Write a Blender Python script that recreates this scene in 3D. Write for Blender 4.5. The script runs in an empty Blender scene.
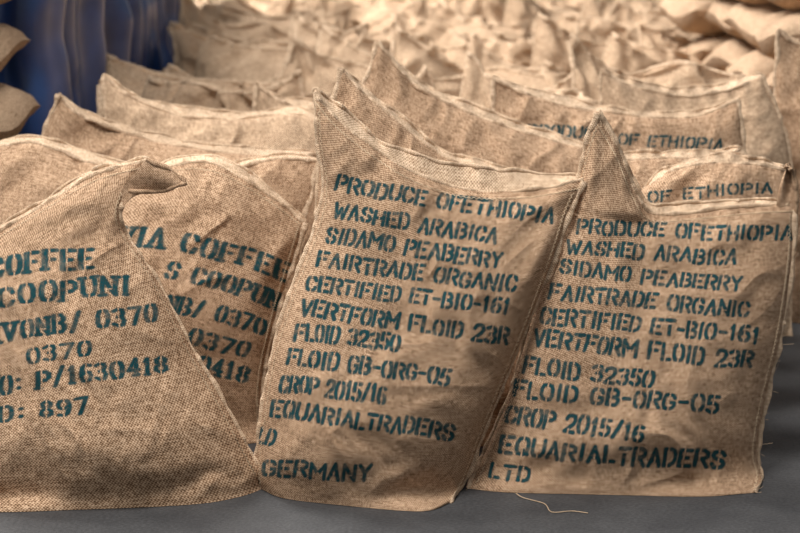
import bpy, math, numpy as np
from mathutils import Vector, Matrix
rng = np.random.RandomState(11)
scn = bpy.context.scene
try:
    scn.view_settings.view_transform = 'Standard'
    scn.view_settings.look = 'None'
except Exception as e:
    print(e)

# ---------------------------------------------------------------- camera
FPX = 1900.0; CD = 3.8; CH = 1.147; PITCH = math.radians(9.94)
cam = bpy.data.cameras.new('camera'); camo = bpy.data.objects.new('camera', cam)
scn.collection.objects.link(camo); scn.camera = camo
camo.location = (0, -CD, CH); camo.rotation_euler = (math.pi/2-PITCH, 0, 0)
cam.sensor_width = 36; cam.lens = FPX*36/800
cam.dof.use_dof = True; cam.dof.focus_distance = 3.8; cam.dof.aperture_fstop = 4.6
cam.clip_end = 200
SP, CP = math.sin(PITCH), math.cos(PITCH)

def ray(px, py):
    a = (np.asarray(px, float)-400)/FPX; b = (266.5-np.asarray(py, float))/FPX
    return a, b*SP+CP, b*CP-SP
def at_depth(px, py, y):
    dx, dy, dz = ray(px, py); k = (y+CD)/dy
    return np.stack([dx*k, y+0*dx*k, CH+dz*k], -1)
def floor_depth(px, py):
    dx, dy, dz = ray(px, py); k = CH/(-dz)
    return dy*k-CD
def floor_row(y):           # image row of the floor line at depth y
    ang = math.atan2(CH, y+CD)-PITCH
    return 266.5+FPX*math.tan(ang)

# ---------------------------------------------------------------- noise
def vnoise(x, y, seed):
    r = np.random.RandomState(seed).rand(64, 64)*2-1
    xi = np.floor(x).astype(int); yi = np.floor(y).astype(int)
    fx = x-xi; fy = y-yi; fx = fx*fx*(3-2*fx); fy = fy*fy*(3-2*fy)
    g = lambda a, b: r[a % 64, b % 64]
    return (g(xi, yi)*(1-fx)+g(xi+1, yi)*fx)*(1-fy)+(g(xi, yi+1)*(1-fx)+g(xi+1, yi+1)*fx)*fy
def fbm(x, y, seed, o=3):
    s = 0; a = 1
    for i in range(o):
        s = s+a*vnoise(x*2**i+13.1*i, y*2**i+7.7*i, seed+i); a *= .5
    return s
def sstep(a, b, x):
    t = np.clip((x-a)/(b-a), 0, 1); return t*t*(3-2*t)

def spline(pts, s):
    """Catmull-Rom through pts, sampled at chord fractions s."""
    p = np.array(pts, float)
    q = np.vstack([2*p[0]-p[1], p, 2*p[-1]-p[-2]])
    out = []
    for i in range(1, len(q)-2):
        t = np.linspace(0, 1, 24, endpoint=False)[:, None]
        a, b, c, d = q[i-1], q[i], q[i+1], q[i+2]
        out.append(.5*((2*b)+(-a+c)*t+(2*a-5*b+4*c-d)*t*t+(-a+3*b-3*c+d)*t**3))
    out = np.vstack(out+[p[-1][None]])
    L = np.r_[0, np.cumsum(np.linalg.norm(np.diff(out, axis=0), axis=1))]; L /= L[-1]
    return np.stack([np.interp(s, L, out[:, k]) for k in range(out.shape[1])], -1)

def coons(left, right, bottom, top, nu, nv):
    w = np.linspace(0, 1, nu); u = .6*w+.4*(.5-.5*np.cos(np.pi*w))
    w = np.linspace(0, 1, nv); v = w
    L = spline(left, v)[:, None]; R = spline(right, v)[:, None]
    B = spline(bottom, u)[None]; T = spline(top, u)[None]
    U = u[None, :, None]; V = v[:, None, None]
    c = (1-V)*((1-U)*L[0, 0]+U*R[0, 0])+V*((1-U)*L[-1, 0]+U*R[-1, 0])
    P = (1-U)*L+U*R+(1-V)*B+V*T-c
    return P, np.broadcast_to(u[None], (nv, nu)), np.broadcast_to(v[:, None], (nv, nu))

# ---------------------------------------------------------------- mesh accumulator
class Acc:
    def __init__(s): s.v = []; s.f = []; s.uv = []; s.ink = []; s.n = 0
    def grid(s, P, UV=None, ink=None, flip=False, closed=False):
        nv, nu = P.shape[:2]
        idx = np.arange(nv*nu).reshape(nv, nu)+s.n
        if closed: idx = np.concatenate([idx, idx[:, :1]], 1)
        a = idx[:-1, :-1].ravel(); b = idx[:-1, 1:].ravel(); c = idx[1:, 1:].ravel(); d = idx[1:, :-1].ravel()
        q = np.stack([a, b, c, d], 1)
        if flip: q = q[:, ::-1]
        s.f.append(q); s.v.append(P.reshape(-1, 3)); s.n += nv*nu
        s.uv.append(np.zeros((nv*nu, 2)) if UV is None else UV.reshape(-1, 2))
        s.ink.append(np.zeros(nv*nu) if ink is None else ink.ravel())
    def build(s, name, mat, parent=None):
        V = np.vstack(s.v).astype(np.float32); F = np.vstack(s.f).astype(np.int32)
        UV = np.vstack(s.uv).astype(np.float32); I = np.concatenate(s.ink).astype(np.float32)
        m = bpy.data.meshes.new(name); m.vertices.add(len(V)); m.vertices.foreach_set('co', V.ravel())
        m.loops.add(F.size); m.loops.foreach_set('vertex_index', F.ravel())
        m.polygons.add(len(F)); m.polygons.foreach_set('loop_start', np.arange(0, F.size, 4, dtype=np.int32))
        m.polygons.foreach_set('use_smooth', np.ones(len(F), bool))
        m.update(calc_edges=True)
        ul = m.uv_layers.new(name='UVMap'); ul.data.foreach_set('uv', UV[F.ravel()].ravel())
        at = m.attributes.new('ink', 'FLOAT', 'POINT'); at.data.foreach_set('value', I)
        m.materials.append(mat)
        o = bpy.data.objects.new(name, m); scn.collection.objects.link(o)
        if parent: o.parent = parent
        return o
def curve_obj(name, paths, radius, mat, parent=None):
    c = bpy.data.curves.new(name, 'CURVE'); c.dimensions = '3D'; c.bevel_depth = radius; c.bevel_resolution = 1
    for p in paths:
        sp = c.splines.new('POLY'); sp.points.add(len(p)-1)
        sp.points.foreach_set('co', np.c_[p, np.ones(len(p))].astype(np.float32).ravel())
    o = bpy.data.objects.new(name, c); scn.collection.objects.link(o); c.materials.append(mat)
    if parent: o.parent = parent
    return o

# ---------------------------------------------------------------- materials
class NT:
    def __init__(s, name):
        s.m = bpy.data.materials.new(name); s.m.use_nodes = True; s.t = s.m.node_tree; s.b = s.t.nodes['Principled BSDF']
    def n(s, typ, **k):
        x = s.t.nodes.new(typ)
        for a, b in k.items(): setattr(x, a, b)
        return x
    def l(s, a, b): s.t.links.new(a, b)
    def math(s, op, a, b=None, clamp=False):
        x = s.n('ShaderNodeMath', operation=op); x.use_clamp = clamp
        for i, q in enumerate((a, b)):
            if q is None: continue
            if isinstance(q, (int, float)): x.inputs[i].default_value = q
            else: s.l(q, x.inputs[i])
        return x.outputs[0]
    def noise(s, vec, scale, detail=2, mapscale=None, rough=.5):
        if mapscale is not None:
            mp = s.n('ShaderNodeMapping'); mp.inputs['Scale'].default_value = mapscale; s.l(vec, mp.inputs[0]); vec = mp.outputs[0]
        x = s.n('ShaderNodeTexNoise'); x.inputs['Scale'].default_value = scale; x.inputs['Detail'].default_value = detail
        x.inputs['Roughness'].default_value = rough
        s.l(vec, x.inputs['Vector']); return x.outputs['Fac']
    def ramp(s, fac, stops):
        r = s.n('ShaderNodeValToRGB'); e = r.color_ramp.elements
        while len(e) < len(stops): e.new(.5)
        for q, (p, c) in zip(e, stops): q.position = p; q.color = (*c, 1)
        s.l(fac, r.inputs[0]); return r.outputs[0]
    def mix(s, fac, a, b, mode='MIX'):
        x = s.n('ShaderNodeMix', data_type='RGBA', blend_type=mode)
        for i, q in ((0, fac), (6, a), (7, b)):
            if isinstance(q, (int, float)): x.inputs[i].default_value = q
            elif isinstance(q, tuple): x.inputs[i].default_value = (*q, 1)
            else: s.l(q, x.inputs[i])
        return x.outputs[2]

def burlap(name, lo, mid, hi, tint=1.0):
    t = NT(name)
    uv = t.n('ShaderNodeTexCoord').outputs['UV']
    obj = t.n('ShaderNodeTexCoord').outputs['Object']
    tu = t.noise(uv, 1, 1, (430, 75, 1)); tv = t.noise(uv, 1, 1, (75, 430, 1))
    slub = t.noise(uv, 1, 1, (18, 330, 1))
    grain = t.noise(uv, 260, 2)
    sx = t.n('ShaderNodeSeparateXYZ'); t.l(uv, sx.inputs[0])
    wob = t.noise(uv, 45, 2)
    X = t.math('SINE', t.math('ADD', t.math('MULTIPLY', sx.outputs[0], 2*math.pi/.0048), t.math('MULTIPLY', wob, 6.)))
    Y = t.math('SINE', t.math('ADD', t.math('MULTIPLY', sx.outputs[1], 2*math.pi/.0048), t.math('MULTIPLY', wob, 6.)))
    h = t.math('MULTIPLY', t.math('MULTIPLY', X, Y), .14)
    for q, wt in ((tu, .34), (tv, .34), (slub, .15), (grain, .17)):
        h = t.math('ADD', h, t.math('MULTIPLY', q, wt))
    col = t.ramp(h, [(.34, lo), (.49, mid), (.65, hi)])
    big = t.noise(obj, 3.5, 4)
    col = t.mix(1, col, t.ramp(big, [(.3, (.84, .81, .78)), (.7, (1.12, 1.1, 1.08))]), 'MULTIPLY')
    at = t.n('ShaderNodeAttribute', attribute_name='ink')
    worn = t.noise(uv, 55, 3, None, .65)
    k = t.math('MULTIPLY', at.outputs['Fac'], t.math('ADD', t.math('MULTIPLY', worn, 1.5), .30), True)
    k2 = t.math('MULTIPLY', k, t.math('ADD', t.math('MULTIPLY', h, 1.1), .44), True)
    inkc = t.mix(h, (.002, .018, .024), (.007, .070, .080))
    col = t.mix(k2, col, inkc)
    t.l(col, t.b.inputs['Base Color']); t.b.inputs['Roughness'].default_value = .95
    t.b.inputs['Specular IOR Level'].default_value = .1
    bp = t.n('ShaderNodeBump'); bp.inputs['Strength'].default_value = .75; bp.inputs['Distance'].default_value = .002
    t.l(h, bp.inputs['Height']); t.l(bp.outputs[0], t.b.inputs['Normal'])
    return t.m
M_sack = burlap('burlap_weave', (.100, .054, .028), (.350, .224, .136), (.66, .475, .325))
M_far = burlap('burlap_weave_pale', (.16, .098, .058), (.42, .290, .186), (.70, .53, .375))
M_hem = burlap('burlap_hem', (.23, .145, .088), (.52, .38, .255), (.78, .61, .45))
def simple(name, c, r=.8):
    t = NT(name); obj = t.n('ShaderNodeTexCoord').outputs['Object']
    f = t.noise(obj, 80, 2); t.l(t.mix(f, tuple(x*.7 for x in c), tuple(min(1, x*1.3) for x in c)), t.b.inputs['Base Color'])
    t.b.inputs['Roughness'].default_value = r; return t.m
M_thread = simple('stitch_thread', (.62, .47, .31))
M_fibre = simple('jute_fibre', (.50, .36, .23))

# ---------------------------------------------------------------- stencil lettering
GL = {
'A': [[(0,0),(.5,1),(1,0)],[(.22,.33),(.78,.33)]],
'B': [[(0,0),(0,1),(.7,1),(.93,.85),(.93,.68),(.7,.53),(0,.53)],[(.7,.53),(1,.38),(1,.15),(.75,0),(0,0)]],
'C': [[(1,.75),(.85,.95),(.5,1),(.15,.95),(0,.72),(0,.28),(.15,.05),(.5,0),(.85,.05),(1,.25)]],
'D': [[(0,0),(0,1),(.6,1),(.9,.88),(1,.65),(1,.35),(.9,.12),(.6,0),(0,0)]],
'E': [[(1,1),(0,1),(0,0),(1,0)],[(0,.52),(.75,.52)]],
'F': [[(1,1),(0,1),(0,0)],[(0,.52),(.75,.52)]],
'G': [[(1,.78),(.85,.95),(.5,1),(.15,.95),(0,.72),(0,.28),(.15,.05),(.5,0),(.85,.05),(1,.22),(1,.45),(.62,.45)]],
'H': [[(0,0),(0,1)],[(1,0),(1,1)],[(0,.5),(1,.5)]],
'I': [[(.5,0),(.5,1)]],
'L': [[(0,1),(0,0),(1,0)]],
'M': [[(0,0),(0,1),(.5,.35),(1,1),(1,0)]],
'N': [[(0,0),(0,1),(1,0),(1,1)]],
'O': [[(.5,1),(.85,.95),(1,.7),(1,.3),(.85,.05),(.5,0),(.15,.05),(0,.3),(0,.7),(.15,.95),(.5,1)]],
'P': [[(0,0),(0,1),(.7,1),(1,.87),(1,.62),(.7,.48),(0,.48)]],
'Q': [[(.5,1),(.85,.95),(1,.7),(1,.3),(.85,.05),(.5,0),(.15,.05),(0,.3),(0,.7),(.15,.95),(.5,1)],[(.6,.25),(1,0)]],
'R': [[(0,0),(0,1),(.7,1),(1,.87),(1,.62),(.7,.48),(0,.48)],[(.55,.48),(1,0)]],
'S': [[(1,.78),(.82,.96),(.5,1),(.15,.95),(0,.76),(.15,.58),(.85,.42),(1,.24),(.85,.05),(.5,0),(.18,.04),(0,.22)]],
'T': [[(0,1),(1,1)],[(.5,1),(.5,0)]],
'U': [[(0,1),(0,.25),(.15,.05),(.5,0),(.85,.05),(1,.25),(1,1)]],
'V': [[(0,1),(.5,0),(1,1)]],
'W': [[(0,1),(.25,0),(.5,.7),(.75,0),(1,1)]],
'Y': [[(0,1),(.5,.5),(1,1)],[(.5,.5),(.5,0)]],
'1': [[(.2,.8),(.5,1),(.5,0)]],
'2': [[(0,.75),(.15,.95),(.5,1),(.85,.95),(1,.72),(.8,.48),(0,0),(1,0)]],
'3': [[(0,.9),(.4,1),(.85,.95),(.95,.75),(.8,.55),(.45,.52)],[(.8,.55),(1,.3),(.85,.05),(.45,0),(0,.12)]],
'4': [[(.75,0),(.75,1),(0,.3),(1,.3)]],
'5': [[(.95,1),(.1,1),(.05,.55),(.6,.6),(.95,.45),(1,.2),(.8,.03),(.4,0),(0,.12)]],
'6': [[(.9,.95),(.5,1),(.15,.85),(0,.5),(0,.25),(.15,.04),(.5,0),(.85,.05),(1,.28),(.85,.5),(.5,.56),(.1,.42)]],
'7': [[(0,1),(1,1),(.35,0)]],
'8': [[(.5,.53),(.12,.65),(.08,.85),(.5,1),(.92,.85),(.88,.65),(.5,.53),(.05,.38),(0,.15),(.5,0),(1,.15),(.95,.38),(.5,.53)]],
'9': [[(.1,.05),(.5,0),(.85,.15),(1,.5),(1,.75),(.85,.96),(.5,1),(.15,.95),(0,.72),(.15,.5),(.5,.44),(.9,.58)]],
'/': [[(.1,-.05),(.9,1.05)]], '-': [[(.1,.47),(.9,.47)]], ':': [[(.5,.2),(.5,.22)],[(.5,.7),(.5,.72)]], '.': [[(.5,.03),(.5,.05)]],
}
GL['0'] = GL['O']
mid = (.43, -.2, .57, 1.2)
GAP = {c: [mid] for c in 'OQC0G836U9S'}
for c in 'DPRB': GAP[c] = [(.25, .75, .40, 1.2), (.25, -.2, .40, .25), (.25, .36, .4, .66) if c in 'PRB' else (9, 9, 9, 9)]
GAP['E'] = [(.3, .36, .45, 1.2), (.3, -.2, .45, .25)]; GAP['F'] = [(.3, .36, .45, 1.2)]
GAP['H'] = [mid]; GAP['A'] = [(.42, .2, .58, .5)]; GAP['T'] = [(.1, .72, .9, .83)]; GAP['L'] = [(.28, -.2, .44, .25)]
GAP['2'] = [(.3, -.2, .45, .2)]; GAP['5'] = [mid]; GAP['N'] = [(.2, .3, .8, .36)]; GAP['M'] = [(.4, .2, .6, .42)]
WD = {'I': .2, '1': .35, 'M': .72, 'W': .78, ' ': .3, '-': .4, ':': .2, '.': .2, '/': .45, 'T': .5, 'L': .45}
def ink_line(PX, PY, ink, text, x0, y0, x1, y1, h, bend=0., hw=.135, serif=False, skew=.08, strength=1.):
    sp = .24 if not serif else .36
    wid = [WD.get(c, .55)*(1.1 if serif else 1) for c in text]
    tot = sum(wid)+sp*(len(text)-1)
    Lp = math.hypot(x1-x0, y1-y0); ex, ey = (x1-x0)/Lp, (y1-y0)/Lp
    sd = int(abs(x0)+abs(y0)) % 500
    wx = PX+1.1*fbm(PX/26, PY/26, sd, 2); wy = PY+1.3*fbm(PX/34, PY/34, sd+9, 2)
    S = (wx-x0)*ex+(wy-y0)*ey; T = (wx-x0)*ey-(wy-y0)*ex       # T is up
    tt = np.clip(S/Lp, -.1, 1.1)
    T = T-bend*4*tt*(1-tt)
    T = T/h; k = Lp/tot
    sel = (T > -.25) & (T < 1.25) & (S > -h) & (S < Lp+h)
    if not sel.any(): return
    ii = np.nonzero(sel); s = S[ii]/k-skew*T[ii]; t = T[ii]
    asp = k/h                       # glyph x unit -> height units
    best = np.zeros(len(s)); x = 0
    rj = np.random.RandomState(sd+5)
    for c, w in zip(text, wid):
        jy = rj.uniform(-.06, .06); jk = rj.uniform(.85, 1.0)
        if c in GL:
            m = (s > x-.3) & (s < x+w+.3)
            gx = (s[m]-x)/w; gt = t[m]+jy
            X = (s[m]-x)*asp; d = np.full(m.sum(), 9.)
            segs = []
            for pl in GL[c]:
                segs += list(zip(pl[:-1], pl[1:]))
                if serif:
                    for a, b in ((pl[0], pl[1]), (pl[-1], pl[-2])):
                        if a[1] in (0, 1) and abs(a[0]-b[0]) < .6 and abs(a[1]-b[1]) > .3:
                            segs.append(((a[0]-.22, a[1]), (a[0]+.22, a[1])))
            for a, b in segs:
                ax, ay, bx, by = a[0]*w*asp, a[1], b[0]*w*asp, b[1]
                vx, vy = bx-ax, by-ay; q = np.clip(((X-ax)*vx+(gt-ay)*vy)/(vx*vx+vy*vy+1e-9), 0, 1)
                dx = X-ax-q*vx; dy = gt-ay-q*vy
                if serif: dx = dx*.80; dy = dy*1.25
                d = np.minimum(d, np.hypot(dx, dy))
            v = np.clip((hw-d)/.10+.5, 0, 1)*jk
            for g in GAP.get(c, []):
                e = np.minimum(np.minimum(gx-g[0], g[2]-gx)*w*asp, np.minimum(gt-g[1], g[3]-gt))
                v = v*(1-np.clip(e/.05+.5, 0, 1))
            best[m] = np.maximum(best[m], v)
        x += w+sp
    ink[ii] = np.maximum(ink[ii], best*strength)

# ---------------------------------------------------------------- sack builder (matched sacks)
def hem_tube(acc, path, hw, ht, seed, out=None):
    path = np.asarray(path); n = len(path)
    T = np.gradient(path, axis=0); T /= np.linalg.norm(T, axis=1)[:, None]+1e-9
    N = np.array([0, -1., 0])[None]
    O = np.cross(T, N); O /= np.linalg.norm(O, axis=1)[:, None]+1e-9
    L = np.r_[0, np.cumsum(np.linalg.norm(np.diff(path, axis=0), axis=1))]
    wob = fbm(L*20, L*0+3, seed, 2); wob2 = fbm(L*48, L*0+9, seed+5, 2)
    a = np.linspace(0, 2*np.pi, 10, endpoint=False)
    W = hw*(1+.3*wob2); H = ht*(1+.3*wob)
    C = path+O*(.0035*wob)[:, None]+N*(.003*wob2)[:, None]
    P = C[:, None]+O[:, None]*(W[:, None]*np.cos(a))[..., None]+N[:, None]*(H[:, None]*np.sin(a))[..., None]
    P[..., 2] = np.maximum(P[..., 2], .001)
    UV = np.stack([np.broadcast_to(a[None]*.004, (n, 10)), np.broadcast_to(L[:, None], (n, 10))], -1)
    acc.grid(P, UV, closed=True)

def sack(left, right, bottom, top, T=.16, lean=.18, y0=None, floor_y=None, res=(240, 260), lines=(), creases=(),
         seed=1, mat=None, lip=10, serif=False, wr=1., stitch=True, fibres=120, ears=(), gpow=2.2, backf=.6, twist=0.):
    par = bpy.data.objects.new('coffee_sack', None); scn.collection.objects.link(par)
    mat = mat or M_sack
    if bottom is None:
        r = floor_row(floor_y); bl = left[0][0]; br = right[0][0]
        left = [(bl, r-6)]+list(left[1:]); right = [(br, r-6)]+list(right[1:])
        bottom = [(bl, r-6), (bl+.25*(br-bl), r), (bl+.75*(br-bl), r), (br, r-6)]
    nu, nv = res
    C, U, V = coons(left, right, bottom, top, nu, nv)
    PX, PY = C[..., 0], C[..., 1]
    bm = spline(bottom, np.array([.5]))[0]
    fy = floor_depth(*bm)
    y0 = fy+.68*T
    prof = np.clip(4*U*(1-U), 0, 1)**.65
    g = (.70+.30*sstep(0, .22, V))*np.clip(1-V**gpow, 0, 1)**.75
    base = y0+lean*V+twist*(U-.5)
    t = T*prof*g
    mx, my = PX*.002, PY*.002
    env = prof**.6*np.clip(1-V, 0, 1)**.15
    n1 = fbm(mx*5+seed, my*5, seed, 3); n2 = fbm(mx*16+.6*n1, my*9+seed, seed+20, 3)
    n3 = 1-np.sqrt(fbm(mx*9+.8*n1, my*11, seed+40, 2)**2+.004)*2
    n4 = 1-np.sqrt(fbm((mx+my*.6)*13+.7*n1, (my-mx*.5)*7+2, seed+60, 2)**2+.004)*2.2
    rip = np.sin(U*55+3*n1)*sstep(.86, 1., V)*.0035
    W = wr*(.008*n1+.006*n2+.005*n3+.007*n4*sstep(.35, .95, V))*env+rip
    for (ax, ay, bx, by, wdt, amp) in creases:
        vx, vy = bx-ax, by-ay; q = np.clip(((PX-ax)*vx+(PY-ay)*vy)/(vx*vx+vy*vy), 0, 1)
        d = np.hypot(PX-ax-q*vx, PY-ay-q*vy)
        W = W+amp*np.exp(-(d/wdt)**2)*np.sin(np.pi*np.clip(q, .04, .96))**.5
    W = W*(1-np.exp(-(V/.03)**2))
    yf = base-t-W
    wb = np.exp(-(V/.045)**2)
    fl = floor_depth(PX[0], PY[0])[None]
    yf = yf*(1-wb)+fl*wb
    PF = at_depth(PX, PY, yf); PF[..., 2] = np.maximum(PF[..., 2], .001)
    ink = np.zeros_like(PX)
    for ln in lines: ink_line(PX, PY, ink, *ln[:6], **(ln[6] if len(ln) > 6 else {}), serif=serif)
    wm = abs(right[len(right)//2][0]-left[len(left)//2][0])*.002; hm = abs(top[0][1]-left[0][1])*.0021
    UV = np.stack([U*wm+seed, V*hm], -1)
    A = Acc(); A.grid(PF, UV, ink)
    # back
    st = max(1, nu//80); cs = np.unique(np.r_[np.arange(0, nu, st), nu-1]); rs = np.unique(np.r_[np.arange(0, nv, st), nv-1])
    PM = at_depth(PX, PY, base)[np.ix_(rs, cs)]
    Fs = PF[np.ix_(rs, cs)]
    Us, Vs = U[np.ix_(rs, cs)], V[np.ix_(rs, cs)]; ts = t[np.ix_(rs, cs)]
    edge = np.exp(-((1-Vs)/.05)**2)+np.exp(-(Us/.02)**2)+np.exp(-((1-Us)/.02)**2); edge = np.clip(edge, 0, 1)[..., None]
    PB = PM.copy(); PB[..., 1] += ts*backf+.002
    PB = PB*(1-edge)+(Fs+np.array([0, .003, 0]))*edge
    PB[..., 2] -= PB[:1, :, 2]*np.exp(-(Vs/.12)**2)
    PB[..., 2] = np.maximum(PB[..., 2], .001)
    PB[..., 1] = np.maximum(PB[..., 1], Fs[..., 1]+.002)
    A.grid(PB, UV[np.ix_(rs, cs)], flip=True)
    w = np.linspace(0, 1, 4)[:, None, None]
    cap = PB[0][None]*(1-w)+Fs[0][None]*w; A.grid(cap, np.broadcast_to(UV[np.ix_(rs, cs)][0][None], cap.shape[:2]+(2,)))
    A.build('body', mat, par)
    # hems
    H = Acc(); k = max(1, nv//200); 
    for path, sd in ((PF[::k, 0], 1), (PF[::k, -1], 2)):
        hem_tube(H, path+np.array([0, -.001, 0]), .0066, .0045, seed+sd)
    hem_tube(H, PF[-1, ::k], .0055, .004, seed+4)
    # mouth lip: loose cloth above the seam
    if lip:
        uu = U[-1][::k]; nl = 7; q = np.linspace(0, 1, nl)[:, None]
        lp = lip*(np.sin(np.pi*np.clip(uu, 0, 1))**.4)*(1+.35*fbm(uu*7, uu*0, seed+77, 2))
        bx = PX[-1][::k][None]+0*q; by = PY[-1][::k][None]-lp[None]*q
        yy = base[-1][::k][None]+.012+.03*q+.006*np.sin(uu*60+seed)[None]*q+.012*fbm(uu*9, uu*0+2, seed+9, 2)[None]*q
        LP = at_depth(bx, by, yy)
        H.grid(LP, np.stack([np.broadcast_to(uu[None]*wm, bx.shape), q*.03+0*bx], -1))
        hem_tube(H, LP[-1], .004, .0034, seed+6)
    H.build('hem', M_hem, par)
    for i, e in enumerate(ears):
        Ce, Ue, Ve = coons(*e['c'], 60, 60)
        ye = y0+lean+e.get('dy', -.02)+e.get('sx', 0)*(Ce[..., 0]-Ce[..., 0].min())*.002-.012*np.sin(Ue*9)*Ve
        PE = at_depth(Ce[..., 0], Ce[..., 1], ye)
        E = Acc(); E.grid(PE, np.stack([Ce[..., 0], Ce[..., 1]], -1)*.002); hem_tube(E, PE[-1], .005, .004, seed+30+i); hem_tube(E, PE[:, -1], .005, .004, seed+34+i)
        E.build('ear_%d' % (i+1), mat, par)
    if stitch:
        paths = []
        for col, sgn in ((max(2, int(nu*.03)), 1), (nu-1-max(2, int(nu*.03)), -1)):
            P = PF[int(nv*.02):int(nv*.97):max(1, nv//150), col].copy()
            P[:, 1] -= .0015; P[:, 0] += .0025*np.where(np.arange(len(P)) % 2, 1, -1); paths.append(P)
        P = PF[int(nv*.975), ::max(1, nu//120)].copy(); P[:, 1] -= .0015; P[:, 2] += .002*np.where(np.arange(len(P)) % 2, 1, -1); paths.append(P)
        curve_obj('stitching', paths, .0009, M_thread, par)
    if fibres:
        r = np.random.RandomState(seed+99); paths = []
        edges = np.concatenate([PF[:, 0], PF[:, -1], PF[-1], PF[-1]])
        for i in range(fibres*2):
            p = edges[r.randint(len(edges))]+np.array([0, -.004, 0]); d = r.randn(3)*[1, .5, 1]; d /= np.linalg.norm(d); L = r.uniform(.006, .022)
            b = r.randn(3)*.25
            q = np.linspace(0, 1, 5)[:, None]; pp = p+d*L*q+b*L*q*q; pp[:, 2] = np.maximum(pp[:, 2], .002); paths.append(pp)
        curve_obj('loose_fibres', paths, .0004, M_fibre, par)
    return par, PF

# centre sack
TXT = ["PRODUCE OFETHIOPIA", "WASHED ARABICA", "SIDAMO PEABERRY", "FAIRTRADE ORGANIC", "CERTIFIED ET-BIO-161",
       "VERTFORM FLOID 23R", "FLOID 32350", "FLOID GB-ORG-05", "CROP 2015/16", "EQUARIALTRADERS"]
posC = [(336,190,551,223,14,2),(333,216,496,244,14,1),(325,240,499,268,14,1),(317,265,515,292,14,1),(307,290,508,313,14,1),
        (300,313,506,344,15,1),(295,340,397,351,15,0),(287,364,448,384,15,0),(279,391,385,403,15,0),(270,416,452,440,15,0)]
linesC = [(t,)+p[:5]+(dict(bend=-p[5]),) for t, p in zip(TXT, posC)]
linesC += [("LD", 257, 441, 272, 445, 14), ("GERMANY", 263, 476, 369, 480, 15)]
centre, PFc = sack(
    left=[(260,489),(256,470),(261,420),(272,355),(292,290),(314,232),(324,185),(318,140),(314,92)],
    right=[(450,503),(465,480),(482,436),(505,380),(533,312),(558,245),(570,210),(584,181)],
    bottom=[(260,489),(285,499),(345,506),(400,511),(430,511),(450,503)],
    top=[(314,92),(340,122),(380,153),(420,176),(470,190),(530,190),(584,181)],
    T=.20, lean=.16, res=(540, 640), lines=linesC, seed=3, lip=17, wr=1.4,
    creases=[(318,100,345,190,9,.018),(330,125,420,200,10,.014),(575,190,500,225,9,.015),(365,490,430,465,10,.012),(275,470,300,440,12,.010),(440,470,400,430,14,.010),(322,120,380,260,8,-.010),(560,215,520,290,10,.012),(385,160,430,215,8,.010),(470,192,455,235,8,.009)])
# right sack
posR = [(577,233,790,240,13,1),(566,252,735,264,13,1),(560,273,740,291,13,1),(549,299,748,315,14,1),(541,322,757,341,14,1),
        (533,344,750,368,15,1),(524,371,652,387,15,1),(513,396,717,412,15,1),(506,422,641,441,15,0),(500,452,722,468,16,3)]
linesR = [(t,)+p[:5]+(dict(bend=-p[5]),) for t, p in zip(TXT, posR)]+[("LTD", 490, 478, 527, 482, 14)]
right_s, PFr = sack(
    left=[(468,489),(484,455),(507,400),(528,330),(545,265),(574,200),(585,150),(598,112)],
    right=[(756,493),(762,476),(757,450),(765,400),(780,340),(790,280),(794,240),(795,204)],
    bottom=[(468,489),(510,493),(600,495),(700,497),(756,493)],
    top=[(598,112),(618,148),(634,190),(652,214),(700,212),(745,207),(795,204)],
    T=.20, lean=.14, res=(560, 600), lines=linesR, seed=14, lip=8, wr=1.4,
    creases=[(600,120,585,215,8,.018),(608,135,640,225,8,.018),(590,218,660,226,7,-.014),(785,215,700,245,12,.014),(500,470,560,440,12,.010),(690,214,640,260,10,.010),(745,210,740,260,9,.009)],
    ears=[dict(c=([(776,206),(780,185),(786,168)],[(796,214),(797,190),(792,170)],[(776,206),(786,210),(796,214)],[(786,168),(789,164),(792,170)]), dy=-.01)])
# left sack
linesL = [("COFFEE", -10, 278, 92, 269, 19, dict(bend=2, hw=.14)), ("S COOPUNI", -34, 313, 128, 294, 17, dict(bend=3, hw=.14)),
          ("TAVONB/ 0370", -26, 346, 157, 321, 16, dict(bend=2, hw=.14)), ("0370", 28, 364, 90, 355, 14, dict(hw=.14)),
          ("NO: P/1630418", -14, 395, 167, 373, 16, dict(bend=1, hw=.14)), ("ND: 897", -16, 424, 87, 412, 15, dict(hw=.14))]
left_s, PFl = sack(
    left=[(-78,500),(-80,440),(-72,380),(-60,320),(-45,268)],
    right=[(270,486),(250,452),(222,400),(190,345),(158,282),(122,226),(124,195),(148,161)],
    bottom=[(-78,500),(-20,512),(80,510),(190,505),(240,497),(270,486)],
    top=[(-45,268),(-5,236),(40,208),(90,178),(120,167),(148,161)],
    T=.20, lean=.13, res=(500, 520), lines=linesL, seed=21, lip=6, serif=True, wr=1.4,
    creases=[(142,170,100,250,10,.018),(135,190,125,260,7,-.012),(20,225,90,200,9,.010),(60,485,180,470,16,.012),(200,470,240,480,9,-.008),(-30,260,30,320,12,.01),(130,240,170,350,10,.010)],
    ears=[dict(c=([(118,226),(122,208),(128,190)],[(146,160),(166,168),(186,181)],[(118,226),(122,190),(146,160)],[(128,190),(156,192),(186,181)]), dy=-.035, sx=-.15)])
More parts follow.
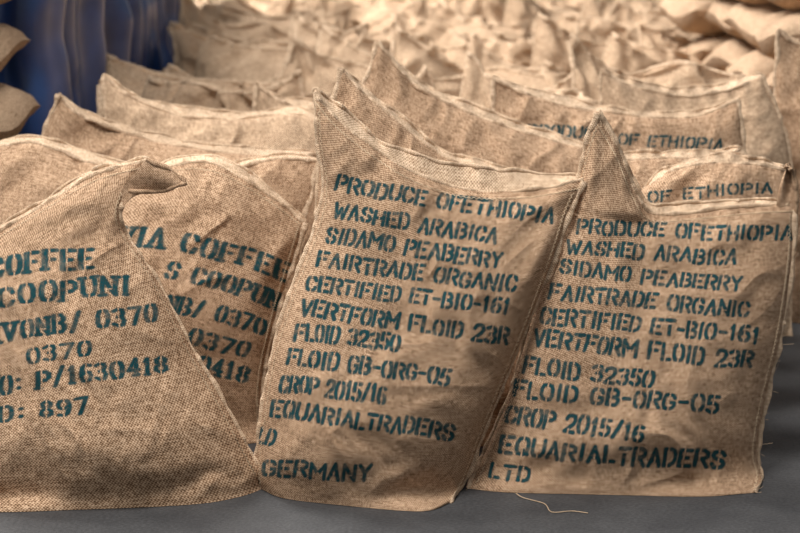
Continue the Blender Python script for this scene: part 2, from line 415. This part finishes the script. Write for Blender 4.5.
# second sack behind left
lines2 = [("VIA COFFEE", 116, 246, 286, 283, 18, dict(bend=9, hw=.14)), ("S COOPUNI", 165, 277, 284, 312, 16, dict(bend=4, hw=.14)),
          ("NB/ 0370", 166, 309, 262, 335, 15, dict(bend=2, hw=.14)), ("0370", 188, 343, 245, 357, 15, dict(hw=.14)), ("0418", 196, 369, 246, 382, 15, dict(hw=.14))]
sack(left=[(20,440),(18,350),(30,280),(60,222)],
     right=[(262,430),(262,380),(275,320),(290,270),(305,222)],
     bottom=None, floor_y=.36,
     top=[(60,222),(110,205),(150,178),(175,165),(215,165),(262,190),(305,222)],
     T=.17, lean=.12, res=(380, 360), lines=lines2, seed=31, lip=9, serif=True, wr=1.2, creases=[(150,180,180,240,10,.012),(215,170,260,260,12,.014),(295,225,250,300,10,.012)])
# mid sacks
def midsack(l, r, top, fy, seed, lines=(), T=.17, lean=.16, cre=(), lip=8, mat=None, **k):
    sack(left=[(l[0], 0)]+l[1:], right=[(r[0], 0)]+r[1:], bottom=None, floor_y=fy, top=top, T=T, lean=lean, res=(190, 170) if not lines else (340, 280),
         lines=lines, seed=seed, lip=lip, wr=2.8, stitch=False, fibres=0, creases=cre, mat=mat, **k)
midsack([-90,(-80,260),(-30,155)], [310,(300,260),(318,160)], [(-30,155),(20,143),(60,150),(120,172),(200,178),(270,160),(318,160)], .74, 41)
midsack([60,(30,200),(58,94)], [330,(330,240),(322,156)], [(58,94),(85,117),(150,140),(230,153),(322,156)], 1.05, 43)
midsack([320,(318,180),(342,68)], [560,(560,240),(545,182)], [(342,68),(362,92),(405,128),(445,158),(490,170),(545,182)], .38, 45, cre=[(345,75,380,150,7,.012)])
midsack([360,(352,150),(378,42)], [620,(620,200),(592,150)], [(378,42),(402,72),(440,100),(500,125),(550,140),(592,150)], .80, 47)
midsack([600,(610,230),(640,196)], [750,(765,330),(790,240),(792,172)], [(640,196),(670,172),(715,163),(760,166),(792,172)], .42, 49,
        lines=[("OF ETHIOPIA", 648, 203, 772, 192, 10)])
midsack([500,(500,180),(492,78)], [745,(745,180),(738,100)], [(492,78),(520,92),(580,108),(650,118),(700,116),(738,100)], 1.15, 51,
        lines=[("PRODUCE", 528, 136, 604, 140, 11), ("OF ETHIOPIA", 618, 143, 722, 149, 10), ("WASHED ARABICA", 520, 158, 700, 168, 10)])
midsack([600,(600,200),(606,158)], [745,(780,250),(780,200),(740,150)], [(606,158),(630,160),(670,158),(710,158),(740,150)], .78, 53)
# more of the second and third rows, seen through the gaps
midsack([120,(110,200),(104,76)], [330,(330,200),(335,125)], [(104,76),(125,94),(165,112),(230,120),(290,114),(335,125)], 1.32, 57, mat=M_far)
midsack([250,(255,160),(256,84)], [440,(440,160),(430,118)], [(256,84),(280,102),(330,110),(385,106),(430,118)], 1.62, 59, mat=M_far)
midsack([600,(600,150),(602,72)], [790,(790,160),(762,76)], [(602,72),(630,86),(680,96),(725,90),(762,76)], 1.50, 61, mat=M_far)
# tall slumped sack at the foot of the right-hand stack
midsack([772,(770,230),(774,120),(778,30)], [1010,(1015,230),(1005,120),(990,20)], [(778,30),(800,45),(860,50),(930,40),(990,20)], 1.72, 55, lean=.2)

# ---------------------------------------------------------------- generic sacks for the deep pile
def pillow(seed, nu=60, nv=48, w=.68, h=.68, T=.18):
    r = np.random.RandomState(seed)
    e1 = r.uniform(.03, .15); e2 = r.uniform(-.06, .03); sg = r.uniform(.0, .06)
    if r.rand() < .2: e1, e2 = e2, e1
    W = w/2
    left = [(-W*.9, 0), (-W*1.02, h*.3), (-W*r.uniform(.88, 1), h*.7), (-W*r.uniform(.8, 1.0), h+e1)]
    right = [(W*.9, 0), (W*1.02, h*.3), (W*r.uniform(.88, 1), h*.7), (W*r.uniform(.8, 1.0), h+e2)]
    top = [left[-1], (-W*.6, h+e1*.5-sg*.5+r.uniform(-.02, .02)), (-W*.2, h-sg+r.uniform(-.02, .03)), (W*.2, h-sg+r.uniform(-.02, .03)), (W*.6, h-sg*.7+e2*.4), right[-1]]
    C, U, V = coons(left, right, [left[0], (0, -.01), right[0]], top, nu, nv)
    prof = np.clip(4*U*(1-U), 0, 1)**.6; g = (.75+.25*sstep(0, .2, V))*np.clip(1-V**2.4, 0, 1)**.8
    t = T*prof*g
    n1 = fbm(C[..., 0]*6+seed, C[..., 1]*6, seed, 3); n3 = 1-np.abs(fbm(C[..., 0]*9+n1, C[..., 1]*7, seed+5, 2))*2
    n4 = 1-np.abs(fbm((C[..., 0]+C[..., 1])*10+n1, (C[..., 1]-C[..., 0])*6, seed+15, 2))*2
    Wr = (.03*n1+.02*n3+.03*n4*sstep(.3, .9, V))*prof**.5
    sh = .07*np.sin(U*r.uniform(3, 9)+r.rand()*6)*V**2       # wavy mouth
    fold = r.uniform(-.03, .08)*sstep(.82, 1, V)             # mouth flops backwards
    dz = -.35*np.abs(fold)*sstep(.82, 1, V)
    F = np.stack([C[..., 0], sh-t-Wr+fold, C[..., 1]+dz], -1)
    B = np.stack([C[..., 0], sh+t*.7+.002+fold, C[..., 1]+dz], -1)
    return F, B, np.stack([U*w+seed, V*h], -1)
PIL = [pillow(100+i) for i in range(18)]
def plump(seed, nu=48, nv=48, w=.62, h=.82, T=.105):
    r = np.random.RandomState(seed); W = w/2
    C, U, V = coons([(-W, 0), (-W*1.04, h/2), (-W, h)], [(W, 0), (W*1.04, h/2), (W, h)], [(-W, 0), (0, -.02), (W, 0)], [(-W, h), (0, h+.0), (W, h)], nu, nv)
    V2 = V; t = T*np.clip(4*U*(1-U), 0, 1)**.38*np.clip(4*V2*(1-V2), 0, 1)**.38
    n1 = fbm(C[..., 0]*6+seed, C[..., 1]*6, seed, 3); n3 = 1-np.abs(fbm(C[..., 0]*9+n1, C[..., 1]*7, seed+5, 2))*2
    k = (t/T)
    sag = .02*np.sin(U*6+seed)
    F = np.stack([C[..., 0], sag-t-(.016*n1+.010*n3)*k, C[..., 1]], -1); B = np.stack([C[..., 0], sag+t+.004*n1*k, C[..., 1]], -1)
    return F, B, np.stack([U*w+seed, V*h], -1)
PLU = [plump(300+i) for i in range(6)]
def add_pillow(acc, hem, i, M, lean=.0, src=None):
    src = src or PIL
    F, B, UV = src[i % len(src)]
    R = np.array(M.to_3x3()); tr = np.array(M.translation)
    def xf(P):
        Q = P.copy(); Q[..., 1] += lean*Q[..., 2]; return Q@R.T+tr
    F2, B2 = xf(F), xf(B)
    F2[..., 2] = np.maximum(F2[..., 2], .001); B2[..., 2] = np.maximum(B2[..., 2], .001)
    acc.grid(F2, UV); acc.grid(B2, UV, flip=True)
    if hem is not None:
        for p in (F2[-1], F2[::2, 0], F2[::2, -1]): hem_tube(hem, p, .010, .007, i+3)

pile = bpy.data.objects.new('coffee_sack_pile', None); scn.collection.objects.link(pile)
A = Acc(); Hm = Acc(); k = 0
y = 2.0
while y < 12:
    half = .235*(y+CD)+.5
    xl = -half if y > 7 else -.66-.02*y
    xr = half
    x = xl+rng.uniform(0, .15)
    while x < xr:
        if not ((x > .85 and y < 2.3) or (x > 1.0 and y < 4.4)):
            s = rng.uniform(.86, 1.08)+.026*max(0, y-3.5)
            M = Matrix.Translation((x, y+rng.uniform(-.08, .08), 0))@Matrix.Rotation(rng.uniform(-.4, .4), 4, 'Z')@Matrix.Rotation(rng.uniform(-.04, .18), 4, 'Y')@Matrix.Scale(s, 4)
            add_pillow(A, Hm, rng.randint(0, 18), M, lean=rng.uniform(.1, .35)); k += 1
        x += rng.uniform(.44, .62)
    y += rng.uniform(.32, .42)
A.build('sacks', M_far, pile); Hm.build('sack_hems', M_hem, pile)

# stacks of sacks lying flat at both sides (side = +1: stack extends to +x from x0)
def stack(x0, y0s, layers, side, seed):
    par = bpy.data.objects.new('coffee_sack_stack', None); scn.collection.objects.link(par)
    A = Acc(); Hh = Acc(); r = np.random.RandomState(seed)
    for yy in y0s:
        z = .11
        for l in range(layers):
            M = Matrix.Translation((x0+r.uniform(-.05, .05), yy+r.uniform(-.04, .04), z))@Matrix.Rotation(r.uniform(-.12, .12), 4, 'Z')@Matrix.Rotation(r.uniform(-.06, .06), 4, 'X')@Matrix(((0, 0, side, 0), (side, 0, 0, 0), (0, -1, 0, 0), (0, 0, 0, 1)))
            add_pillow(A, None, r.randint(0, 6), M, src=PLU); z += .175
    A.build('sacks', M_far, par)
stack(1.24, (2.65, 3.3, 3.95, 4.6), 7, 1, 3)
stack(-1.11, (1.58,), 7, -1, 8)

# ---------------------------------------------------------------- blue tarpaulin
t = NT('blue_tarpaulin_plastic'); ob = t.n('ShaderNodeTexCoord').outputs['Object']
f = t.noise(ob, 5, 4); t.l(t.ramp(f, [(.3, (.007, .022, .080)), (.7, (.024, .065, .20))]), t.b.inputs['Base Color'])
t.b.inputs['Roughness'].default_value = .30
S = np.linspace(0, 1, 300)[None]; Z = np.linspace(0, 1, 120)[:, None]
ctrl = spline([(-2.2, 2.15), (-1.5, 2.05), (-1.14, 1.98), (-1.05, 2.3), (-1.08, 3.6), (-1.12, 5.2), (-1.14, 6.6)], S[0])
zz = Z*1.9+.02
tg = np.gradient(ctrl, axis=0); tg /= np.linalg.norm(tg, axis=1)[:, None]
fold = .045*np.sin(S*60+2*np.sin(Z*3))*(1-.4*Z)+.02*np.sin(S*137+4*Z)+.03*fbm(S*14+0*Z, Z*5+0*S, 5, 3)
X = ctrl[:, 0][None]+fold*tg[:, 1][None]; Y = ctrl[:, 1][None]-fold*tg[:, 0][None]
A = Acc(); A.grid(np.stack([X, Y, zz+0*S], -1)); tarp = A.build('blue_tarpaulin', t.m)

# ---------------------------------------------------------------- floor, back wall
t = NT('concrete'); ob = t.n('ShaderNodeTexCoord').outputs['Object']
a = t.noise(ob, 6, 6, None, .65); b = t.noise(ob, 140, 3)
c = t.ramp(a, [(.3, (.030, .030, .032)), (.7, (.062, .061, .062))])
c = t.mix(.5, c, t.ramp(b, [(.35, (.4, .4, .4)), (.7, (1.5, 1.5, 1.5))]), 'MULTIPLY')
t.l(c, t.b.inputs['Base Color']); t.b.inputs['Roughness'].default_value = .7
bp = t.n('ShaderNodeBump'); bp.inputs['Strength'].default_value = .4; bp.inputs['Distance'].default_value = .004; t.l(b, bp.inputs['Height']); t.l(bp.outputs[0], t.b.inputs['Normal'])
def plane(name, pts, mat):
    m = bpy.data.meshes.new(name); m.from_pydata(pts, [], [(0, 1, 2, 3)]); m.materials.append(mat)
    o = bpy.data.objects.new(name, m); scn.collection.objects.link(o); return o
plane('floor', [(-7, -6, 0), (7, -6, 0), (7, 14, 0), (-7, 14, 0)], t.m)
plane('wall_back', [(-7, 14, 0), (7, 14, 0), (7, 14, 5), (-7, 14, 5)], simple('painted_block_wall', (.35, .33, .30)))

# loose string on the floor
def fl(px, py, z=.002):
    p = at_depth(px, py, floor_depth(px, py)); p[2] = z; return p
paths = [spline([tuple(fl(516, 497, .008)), tuple(fl(522, 499, .004)), tuple(fl(532, 501)), tuple(fl(545, 505)), tuple(fl(552, 513)), tuple(fl(572, 512)), tuple(fl(588, 514))], np.linspace(0, 1, 40))]
curve_obj('loose_string', paths, .0010, M_fibre)

# ---------------------------------------------------------------- light
w = bpy.data.worlds.new('world'); scn.world = w; w.use_nodes = True
w.node_tree.nodes['Background'].inputs[0].default_value = (.94, .97, 1, 1); w.node_tree.nodes['Background'].inputs[1].default_value = .33
def area(name, loc, rot, sx, sy, e, col=(1, .97, .94)):
    l = bpy.data.lights.new(name, 'AREA'); l.shape = 'RECTANGLE'; l.size = sx; l.size_y = sy; l.energy = e; l.color = col
    o = bpy.data.objects.new(name, l); o.location = loc; o.rotation_euler = rot; scn.collection.objects.link(o)
area('added_overhead_light', (-2.4, 6.2, 4.4), (0, math.radians(-25), 0), 1.8, 10, 1020)  # added area light, no roof opening behind it; brightens and models the far pile
area('added_overhead_light', (-.9, -1.5, 4.2), (math.radians(20), 0, math.radians(-18)), 1.5, 1.5, 215)  # added key light from above left, gives the front sacks their shading
area('added_fill_light', (-4.5, -3.5, 2.6), (math.radians(62), 0, math.radians(-50)), 2.2, 2.2, 55)  # added front-left fill to lift the exposure; no door stands there
